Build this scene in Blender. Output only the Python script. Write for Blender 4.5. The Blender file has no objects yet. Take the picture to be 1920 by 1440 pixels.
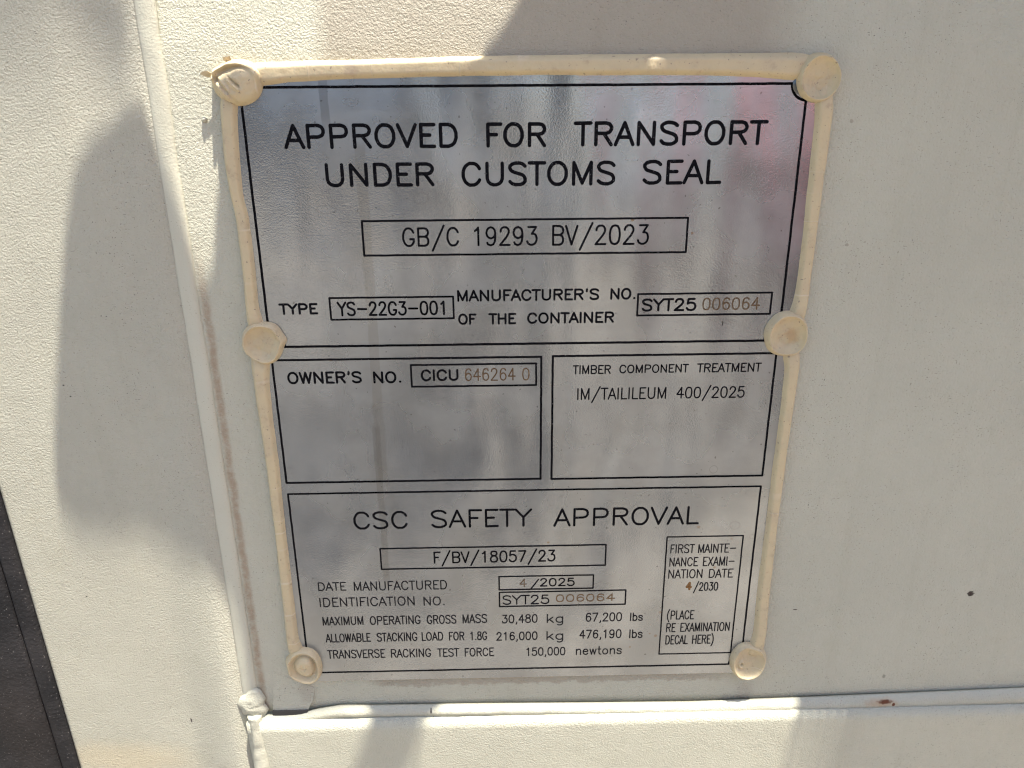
import bpy, bmesh, math, random
from mathutils import Vector, Matrix, noise
random.seed(7)
R = math.radians
scene = bpy.context.scene
col = scene.collection

# ------------------------------------------------------------------ camera, sky, sun, exposure
FPX = 1450.0
CAM = Vector((-0.01106, -0.29160, 0.24689))
PITCH, YAW, ROLL = R(20.047), R(1.0849), R(-0.4438)
fw = Vector((math.sin(YAW)*math.cos(PITCH), math.cos(YAW)*math.cos(PITCH), -math.sin(PITCH)))
rt0 = Vector((math.cos(YAW), -math.sin(YAW), 0.0)); up0 = rt0.cross(fw)
rt = math.cos(ROLL)*rt0 + math.sin(ROLL)*up0
up = -math.sin(ROLL)*rt0 + math.cos(ROLL)*up0
cd = bpy.data.cameras.new("camera"); cam = bpy.data.objects.new("camera", cd); col.objects.link(cam)
m = Matrix((rt, up, -fw)).transposed().to_4x4(); m.translation = CAM; cam.matrix_world = m
cd.sensor_width = 36.0; cd.lens = 36.0*FPX/1920.0; cd.clip_start = 0.005; cd.clip_end = 200.0
cd.dof.use_dof = True; cd.dof.focus_distance = 0.305; cd.dof.aperture_fstop = 22.0
scene.camera = cam

SUN = Vector((0.16, -0.164, 0.973)).normalized()
world = bpy.data.worlds.new("World"); scene.world = world; world.use_nodes = True
wn = world.node_tree; bg = wn.nodes["Background"]
sky = wn.nodes.new("ShaderNodeTexSky"); sky.sky_type = 'NISHITA'; sky.sun_disc = False
sky.sun_elevation = math.asin(SUN.z); sky.sun_rotation = math.atan2(SUN.x, SUN.y)
sky.dust_density = 2.0
wn.links.new(sky.outputs[0], bg.inputs[0]); bg.inputs[1].default_value = 0.074
sl = bpy.data.lights.new("sun", 'SUN'); sl.energy = 3.7; sl.angle = R(0.53); sl.color = (1.0, 0.95, 0.86)
so = bpy.data.objects.new("sun", sl); col.objects.link(so); so.rotation_euler = SUN.to_track_quat('Z', 'Y').to_euler()
vs = scene.view_settings
vs.view_transform = 'Standard'; vs.look = 'None'; vs.gamma = 1.0; vs.use_curve_mapping = False; vs.exposure = 2.26
scene.cycles.filter_width = 1.15

# ------------------------------------------------------------------ helpers
WALL = 0.0012                       # wall face, just behind the face of the plate (y = 0)
def P(px, py, y=0.0):               # where a line of sight meets the upright plane at depth y
    d = rt*(px-960) + up*(720-py) + fw*FPX
    t = (y-CAM.y)/d.y
    return CAM + d*t
def X(px, py, y=0.0): return P(px, py, y).x
def pxm(px, py, y=0.0): return (P(px+1, py, y)-P(px, py, y)).length

def link(name, bm, mat, parent=None, smooth=True):
    me = bpy.data.meshes.new(name); bm.to_mesh(me); bm.free()
    if smooth:
        for p in me.polygons: p.use_smooth = True
    me.materials.append(mat)
    o = bpy.data.objects.new(name, me); col.objects.link(o)
    if parent is not None: o.parent = parent
    return o
def thing(name, label, cat, group=None):
    o = bpy.data.objects.new(name, None); o.empty_display_size = .01; col.objects.link(o)
    o['label'] = label; o['category'] = cat
    if group: o['group'] = group
    return o
def box(bm, x0, x1, y0, y1, z0, z1, bev=0.0):
    r = bmesh.ops.create_cube(bm, size=1.0)
    for v in r['verts']:
        v.co = Vector((x0 if v.co.x < 0 else x1, y0 if v.co.y < 0 else y1, z0 if v.co.z < 0 else z1))
    if bev:
        es = list({e for v in r['verts'] for e in v.link_edges})
        bmesh.ops.bevel(bm, geom=es, offset=bev, segments=2, profile=.6, affect='EDGES')
def fbm(x, y, z, oct=3):
    return noise.fractal(Vector((x, y, z)), 1.0, 2.0, oct)
def sstep(a, b, t):
    if a == b: return float(t >= a)
    t = max(0.0, min(1.0, (t-a)/(b-a))); return t*t*(3-2*t)

# ------------------------------------------------------------------ materials
class MT:
    def __init__(s, name, rough=.5, metal=0.0, spec=.5):
        s.m = bpy.data.materials.new(name); s.m.use_nodes = True
        s.t = s.m.node_tree; s.b = s.t.nodes["Principled BSDF"]
        s.b.inputs["Roughness"].default_value = rough; s.b.inputs["Metallic"].default_value = metal
        s.b.inputs["Specular IOR Level"].default_value = spec
        s.co = s.t.nodes.new("ShaderNodeTexCoord").outputs["Object"]
    def node(s, k, **kw):
        n = s.t.nodes.new(k)
        for a, v in kw.items(): setattr(n, a, v)
        return n
    def L(s, a, b): s.t.links.new(a, b)
    def val(s, v, sock):
        if hasattr(v, 'is_linked') or hasattr(v, 'links'): s.L(v, sock)
        else: sock.default_value = v
    def scaled(s, sc, loc=(0, 0, 0), rot=(0, 0, 0)):
        n = s.node("ShaderNodeMapping"); s.L(s.co, n.inputs[0])
        n.inputs["Scale"].default_value = sc; n.inputs["Location"].default_value = loc; n.inputs["Rotation"].default_value = rot
        return n.outputs[0]
    def noise(s, scale, detail=2, rough=.5, vec=None, dist=0.0):
        n = s.node("ShaderNodeTexNoise"); s.L(vec or s.co, n.inputs["Vector"])
        n.inputs["Scale"].default_value = scale; n.inputs["Detail"].default_value = detail
        n.inputs["Roughness"].default_value = rough; n.inputs["Distortion"].default_value = dist
        return n.outputs["Fac"]
    def math(s, op, a, b=0.0, clamp=False):
        n = s.node("ShaderNodeMath", operation=op); n.use_clamp = clamp
        s.val(a, n.inputs[0]); s.val(b, n.inputs[1]); return n.outputs[0]
    def ramp(s, v, a, b, lo=0.0, hi=1.0):
        n = s.node("ShaderNodeMapRange"); n.interpolation_type = 'SMOOTHSTEP'
        s.val(v, n.inputs[0])
        for i, q in enumerate((a, b, lo, hi)): s.val(q, n.inputs[1+i])
        return n.outputs[0]
    def mix(s, f, a, b):
        n = s.node("ShaderNodeMix", data_type='RGBA')
        s.val(f, n.inputs[0])
        for q, k in ((a, 6), (b, 7)):
            if isinstance(q, tuple): n.inputs[k].default_value = (*q, 1.0)
            else: s.L(q, n.inputs[k])
        return n.outputs[2]
    def xyz(s):
        n = s.node("ShaderNodeSeparateXYZ"); s.L(s.co, n.inputs[0]); return n.outputs
    def spot(s, p, rx, rz, edge=.35, wob=.5, wscale=900):     # irregular spot at a point of the wall
        o = s.xyz()
        dx = s.math('DIVIDE', s.math('SUBTRACT', o[0], p.x), rx)
        dz = s.math('DIVIDE', s.math('SUBTRACT', o[2], p.z), rz)
        d = s.math('SQRT', s.math('ADD', s.math('MULTIPLY', dx, dx), s.math('MULTIPLY', dz, dz)))
        d = s.math('ADD', d, s.math('MULTIPLY', s.math('SUBTRACT', s.noise(wscale, 3), .5), wob*2))
        return s.ramp(d, 1.0+edge, 1.0-edge)
    def bump(s, h, dist, prev=None, strength=1.0):
        n = s.node("ShaderNodeBump"); n.inputs["Distance"].default_value = dist; n.inputs["Strength"].default_value = strength
        s.L(h, n.inputs["Height"])
        if prev is not None: s.L(prev, n.inputs["Normal"])
        return n.outputs[0]
    def out(s, color=None, rough=None, normal=None):
        if color is not None: s.val((*color, 1.0) if isinstance(color, tuple) else color, s.b.inputs["Base Color"])
        if rough is not None: s.val(rough, s.b.inputs["Roughness"])
        if normal is not None: s.L(normal, s.b.inputs["Normal"])
        return s.m

PAINT = (0.462, 0.445, 0.344)
def paint_mat(name, base=PAINT, bumpd=.00078, extra=None, specks=1.0, warm=None):
    t = MT(name, rough=.5, spec=.35)
    c = t.mix(t.ramp(t.noise(14, 4, .6), .3, .7), base, tuple(v*.94 for v in base))
    c = t.mix(t.math('MULTIPLY', t.ramp(t.noise(60, 4, .6), .55, .75), .25), c, (base[0]*.86, base[1]*.84, base[2]*.78))
    # dust specks and short dark dashes
    s1 = t.ramp(t.noise(1500, 1, .4), .727, .755)
    s2 = t.ramp(t.noise(1.0, 2, .5, t.scaled((700, 700, 2400), rot=(0, .2, 0))), .69, .725)
    s3 = t.ramp(t.noise(1.0, 2, .5, t.scaled((2200, 600, 700), rot=(0, .35, 0))), .712, .742)
    patch = t.ramp(t.noise(45, 3, .6), .38, .62, .15, 1.0)
    s = t.math('MAXIMUM', s1, t.math('MAXIMUM', s2, s3))
    c = t.mix(t.math('MULTIPLY', t.math('MULTIPLY', s, patch), .8*specks), c, (.10, .085, .075))
    vd = t.ramp(t.noise(1.0, 4, .6, t.scaled((130, 130, 7))), .52, .72)
    c = t.mix(t.math('MULTIPLY', vd, .08), c, (base[0]*.62, base[1]*.58, base[2]*.50))
    if extra: c = extra(t, c)
    orange = t.noise(1250, 3, .6)
    fine = t.noise(3400, 1, .5)
    big = t.noise(70, 3, .5)
    nrm = t.bump(big, .0006*min(1.0, bumpd/.0003))
    nrm = t.bump(orange, bumpd, nrm)
    nrm = t.bump(fine, bumpd*.22, nrm)
    return t.out(c, t.ramp(t.noise(300, 2), .3, .7, .42, .6), nrm)

STREAK_X = X(405, 700, WALL)
def panel_extra(t, c):
    o = t.xyz()
    wob = t.math('MULTIPLY', t.math('SUBTRACT', t.noise(90, 3), .5), .0022)
    dx = t.math('ABSOLUTE', t.math('ADD', t.math('SUBTRACT', o[0], STREAK_X), wob))
    band = t.ramp(dx, .0025, .0004)
    zf = t.math('MULTIPLY', t.ramp(o[2], .205, .165), t.ramp(o[2], -.045, -.02))
    grit = t.ramp(t.noise(380, 4, .7), .3, .62, .45, 1.0)
    c = t.mix(t.math('MULTIPLY', t.math('MULTIPLY', band, zf), t.math('MULTIPLY', grit, .72)), c, (.27, .18, .105))
    # dark chip, hole and small drips in the paint, right of the plate
    c = t.mix(t.spot(P(1820, 1113, WALL), .0015, .0013, .2, 1.0, 900), c, (.03, .018, .012))
    c = t.mix(t.math('MULTIPLY', t.spot(P(1657, 1268, WALL), .0007, .0011, .3, .4), .6), c, (.12, .11, .08))
    c = t.mix(t.spot(P(1491, 1143, WALL), .0010, .00028, .3, .2), c, (.07, .05, .04))
    c = t.mix(t.math('MULTIPLY', t.spot(P(1588, 459, WALL), .0007, .0006, .3, .5), .55), c, (.2, .17, .13))
    c = t.mix(t.math('MULTIPLY', t.spot(P(1597, 227, WALL), .0006, .0008, .3, .6), .5), c, (.2, .17, .13))
    # brown tone below the lower edge of the plate and below the lower dabs
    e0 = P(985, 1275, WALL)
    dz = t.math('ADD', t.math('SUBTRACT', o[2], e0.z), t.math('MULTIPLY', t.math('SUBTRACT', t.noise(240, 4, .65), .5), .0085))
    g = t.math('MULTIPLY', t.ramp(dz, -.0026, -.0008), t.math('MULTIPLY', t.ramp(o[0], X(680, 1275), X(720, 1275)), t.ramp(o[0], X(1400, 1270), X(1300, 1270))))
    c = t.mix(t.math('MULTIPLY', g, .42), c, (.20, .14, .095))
    for px in (575, 1395):
        q = P(px, 1297, WALL)
        c = t.mix(t.math('MULTIPLY', t.spot(q, .0035, .006, .45, .5, 260), .22), c, (.25, .18, .13))
    return c
def weld_extra(t, c):
    rm = t.math('MAXIMUM', t.spot(P(1660, 1318, -.003), .0030, .0010, .4, .7, 700), t.spot(P(1676, 1322, -.003), .0007, .0009, .3, .5))
    halo = t.spot(P(1652, 1320, -.003), .0065, .0018, .7, .7, 500)
    c = t.mix(t.math('MULTIPLY', halo, .5), c, (.34, .20, .09))
    c = t.mix(rm, c, (.10, .028, .008))
    cr = t.spot(P(808, 1336, -.003), .0004, .0012, .3, .6)
    return t.mix(cr, c, (.05, .04, .035))
def post_extra(t, c):
    g = t.spot(P(215, 1450, -.001), .032, .010, .7, .5, 60)
    c = t.mix(t.math('MULTIPLY', g, .35), c, (.55, .43, .24))
    for px, py in ((150, 1133), (115, 725), (128, 746), (350, 1368)):
        q = P(px, py, -.001)
        c = t.mix(t.spot(q, .0004, .0003 if py != 1368 else .0013, .3, .6), c, (.05, .04, .035))
    return c
M_panel = paint_mat("cream_grey_panel_paint", extra=panel_extra)
M_post = paint_mat("cream_grey_post_paint", base=(.43, .413, .324), bumpd=.00100, extra=post_extra)
M_lower = paint_mat("cream_grey_lower_paint", bumpd=.00070)
M_weld = paint_mat("painted_weld", base=(.40, .385, .30), bumpd=.0004, extra=weld_extra, specks=.8)
def ridge_extra(t, c):
    o = t.xyz()
    wob = t.math('MULTIPLY', t.math('SUBTRACT', t.noise(70, 3), .5), .0010)
    d = t.math('ADD', t.math('SUBTRACT', o[0], X(283, 200, WALL)-.0001), wob)
    f = t.math('MULTIPLY', t.ramp(t.math('ABSOLUTE', d), .0009, .0001), t.ramp(t.noise(30, 3), .3, .6, .15, 1.0))
    return t.mix(t.math('MULTIPLY', f, .45), c, (.17, .14, .11))
M_ridge = paint_mat("painted_ridge", extra=ridge_extra, base=(.46, .443, .345), bumpd=.00016, specks=.8)
M_steel = paint_mat("plain_steel_paint", base=(.42, .40, .36))

def plate_mat():
    t = MT("dusty_aluminium", rough=.42, metal=.84, spec=.4)
    o = t.xyz()
    c = t.mix(t.ramp(t.noise(30, 4, .6), .35, .65), (.36, .375, .385), (.30, .312, .318))
    # pale water run down the left and a stain near the top
    def run(px, py, w, z0, z1, k, c, tone):
        wob = t.math('MULTIPLY', t.math('SUBTRACT', t.noise(55, 3), .5), .0022)
        d = t.math('ABSOLUTE', t.math('ADD', t.math('SUBTRACT', o[0], X(px, py)), wob))
        f = t.math('MULTIPLY', t.ramp(d, w, w*.75), t.math('MULTIPLY', t.ramp(o[2], z1+.002, z1-.002), t.ramp(o[2], z0-.004, z0+.004)))
        return t.mix(t.math('MULTIPLY', f, k), c, tone)
    dust = t.ramp(t.noise(55, 6, .7), .42, .68)
    c = t.mix(t.math('MULTIPLY', dust, .09), c, (.30, .27, .225))
    c = run(608, 190, .0018, P(600, 235).z, P(600, 150).z, .5, c, (.16, .16, .16))
    c = run(690, 500, .0022, P(690, 900).z, P(690, 270).z, .30, c, (.22, .205, .175))
    c = run(712, 900, .0016, P(700, 1090).z, P(700, 800).z, .35, c, (.17, .16, .14))
    # specks, fingerprints and rust dots
    s1 = t.ramp(t.noise(700, 1, .4), .72, .75)
    s2 = t.ramp(t.noise(1.0, 2, .5, t.scaled((500, 260, 1100), rot=(0, .3, 0))), .735, .765)
    c = t.mix(t.math('MULTIPLY', t.math('MAXIMUM', s1, s2), .5), c, (.06, .052, .05))
    for px, py, r, k in ((1186, 412, .0006, .8), (620, 675, .0005, .9), (1298, 437, .0005, .7), (1028, 1017, .0005, .7), (1310, 988, .0007, .5), (1372, 1010, .0006, .3),
                         (1229, 1192, .0007, .5), (1181, 1213, .0005, .5), (1218, 1188, .0004, .5), (1238, 1148, .0006, .4), (1340, 1064, .0006, .5)):
        c = t.mix(t.math('MULTIPLY', t.spot(P(px, py), r, r, .4, .5), k), c, (.22, .13, .06))
    c = t.mix(t.spot(P(1355, 606), .00022, .0010, .3, .2), c, (.06, .05, .05))
    c = t.mix(t.math('MULTIPLY', t.spot(P(546, 877), .0014, .0006, .4, .3), .5), c, (.25, .26, .28))
    for px, py, rx, rz, k in ((1378, 985, .0024, .0020, .35), (611, 393, .0040, .0016, .22), (790, 372, .0028, .0022, .2), (1338, 880, .0018, .0018, .3),
                              (1410, 1006, .0012, .0011, .35), (580, 655, .0030, .0022, .15), (840, 395, .0022, .0020, .18)):
        q = P(px, py); ring = t.math('SUBTRACT', t.spot(q, rx, rz, .10, .16, 300), t.spot(q, rx*.86, rz*.86, .10, .16, 300), True)
        c = t.mix(t.math('MULTIPLY', ring, k), c, (.10, .095, .085))
    cl = t.noise(26, 3, .55)
    rough = t.ramp(cl, .35, .65, .20, .31)
    # dusty wiped streaks that catch the light
    sw = t.scaled((1, 1, 1), rot=(0, R(-27), 0))
    n = t.node("ShaderNodeSeparateXYZ"); t.L(sw, n.inputs[0])
    grain = t.noise(1500, 2, .6)
    sand = t.noise(420, 3, .6)
    nrm = t.bump(t.noise(1.0, 2, .5, t.scaled((22, 22, 7), rot=(0, .12, 0))), .0045)
    nrm = t.bump(sand, .00003, nrm)
    nrm = t.bump(grain, .00006, nrm)
    return t.out(c, rough, nrm)
M_plate = plate_mat()

def ink_mat(name, c1, c2, rough=.55):
    t = MT(name, rough=rough, spec=.04)
    c = t.mix(t.ramp(t.noise(900, 3, .6), .4, .75), c1, c2)
    c = t.mix(t.math('MULTIPLY', t.ramp(t.noise(1500, 2, .6), .665, .70), .55), c, (.16, .155, .15))
    return t.out(c, None, t.bump(t.noise(2500, 2), .00004))
M_ink = ink_mat("black_engraved_ink", (.003, .003, .004), (.010, .010, .012))
M_ink_thin = ink_mat("thin_black_ink", (.008, .008, .009), (.03, .03, .03))
M_brown = ink_mat("brown_stamped_digits", (.10, .062, .033), (.19, .135, .085))
M_brown_pale = ink_mat("pale_brown_stamped_digits", (.15, .095, .048), (.23, .17, .11))
M_rustink = ink_mat("rusty_smudged_digit", (.17, .085, .03), (.28, .16, .07))

def sealant_mat():
    t = MT("cream_sealant", rough=.55, spec=.35)
    base = (.49, .40, .24)
    c = t.mix(t.ramp(t.noise(120, 4, .6), .35, .7), base, (.45, .365, .228))
    c = t.mix(t.math('MULTIPLY', t.ramp(t.noise(500, 3, .6), .6, .72), .35), c, (.32, .23, .15))
    c = t.mix(t.math('MULTIPLY', t.ramp(t.noise(800, 1, .4), .72, .75), .6), c, (.13, .10, .08))
    c = t.mix(t.math('MULTIPLY', t.spot(P(1490, 632, -.003), .0024, .0028, .6, .8, 420), .5), c, (.36, .22, .09))
    c = t.mix(t.math('MULTIPLY', t.spot(P(658, 130, -.003), .0022, .0022, .5, .8, 600), .45), c, (.30, .22, .17))
    o = t.xyz()
    top = t.ramp(o[2], P(960, 176).z, P(960, 165).z)
    def lines(sc): return t.ramp(t.math('ABSOLUTE', t.math('SUBTRACT', t.noise(1.0, 1, .5, t.scaled(sc)), .5)), .011, .002)
    ln = t.math('ADD', t.math('MULTIPLY', lines((75, 0, 2)), top), t.math('MULTIPLY', lines((2, 0, 62)), t.math('SUBTRACT', 1.0, top)))
    ln = t.math('MULTIPLY', ln, t.ramp(t.noise(50, 2), .45, .6))
    c = t.mix(t.math('MULTIPLY', ln, .4), c, (.62, .54, .40))
    c = t.mix(t.math('MULTIPLY', t.ramp(t.noise(240, 5, .7), .56, .74), .38), c, (.27, .20, .13))
    nrm = t.bump(t.noise(170, 3, .6), .0006)
    nrm = t.bump(ln, .00012, nrm)
    nrm = t.bump(t.noise(1100, 2, .5), .00006, nrm)
    t.b.inputs["Subsurface Weight"].default_value = .08
    t.b.inputs["Subsurface Radius"].default_value = (.001, .0006, .0003)
    return t.out(c, None, nrm)
M_seal = sealant_mat()
def rubber_mat():
    t = MT("dusty_black_rubber", rough=.75, spec=.25)
    c = t.mix(t.ramp(t.noise(40, 4, .65), .35, .7), (.008, .0078, .0085), (.022, .020, .020))
    c = t.mix(t.ramp(t.noise(1100, 2, .6), .66, .72), c, (.12, .11, .10))
    c = t.mix(t.math('MULTIPLY', t.spot(P(20, 1400, -.003), .012, .03, .7, .4, 80), .15), c, (.06, .042, .03))
    return t.out(c, None, t.bump(t.noise(700, 3, .6), .0004))
M_rub = rubber_mat()
t_ = MT("zinc_rivet", rough=.28, metal=1.0); M_rivet = t_.out((.13, .135, .135), None, t_.bump(t_.noise(400, 2), .0001))
t_ = MT("dark_gap", rough=.9); M_dark = t_.out((.03, .027, .025))
def ground_mat():
    t = MT("pale_concrete_ground", rough=.9, spec=.2)
    c = t.mix(t.ramp(t.noise(3, 5, .6), .3, .7), (.24, .215, .175), (.17, .15, .125))
    return t.out(c, None, t.bump(t.noise(80, 4), .004))

# ------------------------------------------------------------------ the ground far below and the container wall
bm = bmesh.new(); bmesh.ops.create_grid(bm, x_segments=2, y_segments=2, size=60)
for v in bm.verts: v.co.z = -1.15
g = link("ground", bm, ground_mat(), None, False); g['kind'] = 'structure'

t_ = MT("red_block_paint", rough=.5)
bm = bmesh.new(); xs = []
x = .74; k = 0
pro = []
while x < 6.5:                              # corrugated face of an added red block, unseen, reflected in the plate
    pro += [(x, -2.6), (x+.07, -2.6), (x+.13, -2.636), (x+.20, -2.636)]; x += .26
lo = [bm.verts.new((a, b, -.45)) for a, b in pro]; hi = [bm.verts.new((a, b, .30)) for a, b in pro]
for i in range(len(pro)-1): bm.faces.new((lo[i], lo[i+1], hi[i+1], hi[i]))
add_b = bmesh.ops.extrude_face_region(bm, geom=bm.faces[:])
for e in add_b['geom']:
    if isinstance(e, bmesh.types.BMVert): e.co.y -= .9
bmesh.ops.recalc_face_normals(bm, faces=bm.faces)
oc = link("added_red_block", bm, t_.out((.075, .035, .034)), None, False)
bm = bmesh.new(); box(bm, 1.6, 6.4, -3.3, -2.75, -1.15, -.451); link("dark_base", bm, M_dark, oc, False)
bm = bmesh.new(); bm.faces.new([bm.verts.new(v) for v in ((1.15, -2.62, .31), (6.4, -2.62, .31), (6.4, -3.5, 1.0), (1.15, -3.5, 1.0))])
add_back_ = bmesh.ops.extrude_face_region(bm, geom=bm.faces[:])
for e in add_back_['geom']:
    if isinstance(e, bmesh.types.BMVert): e.co.z -= .01
t_ = MT("red_sheet_cloth", rough=.6); link("red_sheet", bm, t_.out((.55, .07, .06)), oc, False)  # added sunlit red sheet, tints the reflection at the plate's upper right
bm = bmesh.new(); box(bm, -14, -.5, -12.4, -12.0, -1.15, 1.9, .02)  # added dark wall, unseen, dims the reflection at the plate's upper left
t_ = MT("dark_wall_surface", rough=.8); yw = link("added_dark_wall", bm, t_.out(t_.mix(t_.ramp(t_.noise(1.5, 5, .6), .3, .7), (.06, .066, .085), (.09, .098, .115))), None, False)
yw['label'] = "added slate blue wall, out of view, that darkens reflections in the plate"; yw['category'] = "wall"
bm = bmesh.new(); box(bm, -.26, .06, -2.35, -2.1, -1.15, 2.2, .02)  # added post out of view, gives the plate a dark reflected band
gp = link("added_dark_post", bm, M_dark, None, False); gp['label'] = "added dark square column, out of view, reflected in the plate as a dark band"; gp['category'] = "post"
oc['label'] = "added red block with a sloping red top, out of view, reflected in the plate"; oc['category'] = "added block"

bm = bmesh.new(); box(bm, -9, .30, -4.2, -1.7, -1.16, -1.146)  # added dark strip on the ground, unseen, darkens the plate's lower reflections
t_ = MT("dark_strip_surface", rough=.9, spec=.2); rd = link("added_dark_strip", bm, t_.out(t_.mix(t_.ramp(t_.noise(6, 5, .6), .3, .7), (.055, .053, .05), (.075, .072, .068))), None, False); rd['kind'] = 'structure'

wall = thing("container_wall", "cream grey painted steel container wall with rough paint, welds and dirt streaks, behind the data plate", "container wall")
GX = X(283, 200, WALL)                     # groove at the left of the upright weld
WX = GX + .0031                            # middle of the upright weld
Z_TOP, Z_BOT = .62, -.40          # seen part; plain sheets carry on above
ZL = P(960, 1334, -.002).z                 # lower edge of the panel
def grid(x0, x1, z0, z1, nx, nz, f):
    bm = bmesh.new(); vv = []
    for j in range(nz+1):
        z = z0+(z1-z0)*j/nz
        vv.append([bm.verts.new((x0+(x1-x0)*i/nx, f(x0+(x1-x0)*i/nx, z), z)) for i in range(nx+1)])
    for j in range(nz):
        for i in range(nx): bm.faces.new((vv[j][i], vv[j][i+1], vv[j+1][i+1], vv[j+1][i]))
    return bm
def add_back(bm, depth):                   # give a sheet its thickness
    r = bmesh.ops.extrude_face_region(bm, geom=bm.faces[:])
    for e in r['geom']:
        if isinstance(e, bmesh.types.BMVert): e.co.y += depth
    bmesh.ops.recalc_face_normals(bm, faces=bm.faces)
bm = grid(WX-.004, .75, ZL, Z_TOP, 150, 110, lambda x, z: WALL + .055*max(0.0, z-.262)*sstep(.262, .272, z) + .00012*fbm(x*12, 3, z*12))
add_back(bm, .004); link("panel", bm, M_panel, wall)
# side post: flat face with a rounded right corner that turns into the weld
PX0 = X(2, 900, 0)                         # left edge, against the rubber seal
PX0 = X(67, 1180, .006)
def post_y(x, z):
    d = x-(GX-.0075)
    y = -.0013 + .020*min(0.0, 0) + .0001*fbm(x*30, 1, z*30)
    y += .06*max(0.0, (GX-.0075-x))
    y += .034*(.12-z)*sstep(GX-.004, GX-.03, x)
    if d > 0: y += .0017*(d/.0075)**2
    e = PX0+.0025-x
    if e > 0: y += .0022*(e/.0025)**2
    return y
bm = grid(PX0, GX+.0006, Z_BOT, Z_TOP, 110, 160, post_y); add_back(bm, .05)
link("side_post", bm, M_post, wall)

def bead(path, prof, seg=12, lump=0.0, lscale=120, seed=0, flat=1.0, cap=True, curve_only=False):
    """path: list of (point on the base plane, half width, height) ; a raised strip with an arched section, closed by a flat back"""
    bm = bmesh.new(); rings = []
    n = len(path)
    for k, (p, hw, h) in enumerate(path):
        a = path[max(0, k-1)][0]; b = path[min(n-1, k+1)][0]
        tan = (b-a).normalized(); side = Vector((tan.z, 0, -tan.x))
        ring = []
        for i in range(seg+1):
            u = -1+2*i/seg
            s = prof(u)
            wv = 1+.07*fbm(p.x*75+seed, 4.4, p.z*75, 2); q = p + side*(u*hw*wv); dy = -h*s*(1+.06*fbm(p.x*50+seed, 7.7, p.z*50, 2))
            if lump:
                l = fbm(q.x*lscale+seed, seed*3.1, q.z*lscale)
                dy += -lump*l*s; q = q + side*(lump*.7*fbm(q.x*lscale*.7, seed+9, q.z*lscale*.7)*abs(u))
            ring.append(bm.verts.new((q.x, q.y+dy, q.z)))
        ring.append(bm.verts.new((p.x+side.x*hw, p.y+.0008, p.z+side.z*hw)))
        ring.append(bm.verts.new((p.x-side.x*hw, p.y+.0008, p.z-side.z*hw)))
        rings.append(ring)
    for k in range(n-1):
        A, B = rings[k], rings[k+1]; m_ = len(A)
        for i in range(m_): bm.faces.new((A[i], A[(i+1) % m_], B[(i+1) % m_], B[i]))
    if cap: bm.faces.new(rings[0]); bm.faces.new(rings[-1])
    bmesh.ops.recalc_face_normals(bm, faces=bm.faces)
    return bm
def resample(pts, step):
    """pts: (px, py, width px, height m, plane y) -> dense path, eased between the given stations"""
    st = []
    for px, py, w, h, y in pts:
        st.append((P(px, py, y), .5*w*pxm(px, py, y), h))
    out = []
    for k in range(len(st)-1):
        c = max(2, int((st[k+1][0]-st[k][0]).length/step))
        for i in range(c):
            t = i/c
            out.append([st[k][q]+(st[k+1][q]-st[k][q])*t for q in range(3)])
    out.append(list(st[-1]))
    for _ in range(6):                       # round off the corners between stations
        o2 = [list(v) for v in out]
        for k in range(1, len(out)-1):
            for q in range(3): o2[k][q] = out[k-1][q]*.25+out[k][q]*.5+out[k+1][q]*.25
        out = o2
    return out
arch = lambda u: math.sqrt(max(0.0, 1-u*u))
soft = lambda u: max(0.0, 1-abs(u)**2.6)**.75
flatarch = lambda u: (lambda d: min(1.0, d/.42)-.10*max(0.0, 1-abs(d-.42)/.16)+.04*u)(1-abs(u))

# upright weld between post and panel
zz = [Z_TOP - i*.0012 for i in range(int((Z_TOP-P(470, 1310).z)/.0012)+1)]
path = [(Vector((WX + .0005*fbm(z*25, 2, 1) + .00008*fbm(z*120, 5, 1), WALL-.0002, z)), +.0037+.0003*fbm(z*20, 8, 2), .0012+.00008*fbm(z*40, 4, 4)) for z in zz]
link("weld_bead", bead(path, soft, 14, .00004, 120, 3), M_ridge, wall)
# lower panel, a step forward of the wall, its weld along the top and down its left side
LX = X(468, 1400, -.004)
YL = -.0040
bm = grid(LX, .75, Z_BOT, ZL-.0020, 140, 60, lambda x, z: YL + .055*(ZL-.002-z) + .0002*fbm(x*14, 7, z*14) + .0003*sstep(ZL-.006, ZL-.002, z))
add_back(bm, .012); link("lower_panel", bm, M_lower, wall)
pts = [(478, 1352, 20, 0.0020, -.0005), (500, 1349, 24, 0.0020, -.0005), (520, 1350, 18, 0.0015, -.0005), (566, 1347, 19, 0.0014, -.0005), (592, 1341, 25, 0.0020, -.0005), (640, 1334, 28, 0.0022, -.0005), (700, 1334, 27, 0.0022, -.0005), (760, 1333, 27, 0.0021, -.0005),
       (900, 1331, 27, 0.0021, -.0005), (1100, 1330, 28, 0.0021, -.0005), (1300, 1328, 29, 0.0021, -.0005), (1500, 1322, 33, 0.0022, -.0005), (1700, 1315, 36, 0.0022, -.0005),
       (1920, 1306, 38, 0.0023, -.0005), (2300, 1291, 38, 0.0023, -.0005)]
link("weld_bead", bead(resample(pts, .0012), lambda u: max(0.0, 1-abs(u)**2.0), 14, .0002, 150, 11), M_weld, wall)
pts = [(478, 1338, 30, .0034, -.001), (484, 1365, 27, .0038, -.001), (488, 1395, 30, .0038, -.001), (492, 1430, 32, .0038, -.001), (500, 1500, 32, .0038, -.001), (512, 1600, 32, .0038, -.001)]
link("weld_bead", bead(resample(pts, .001), soft, 14, .0004, 180, 23), M_weld, wall)
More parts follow.
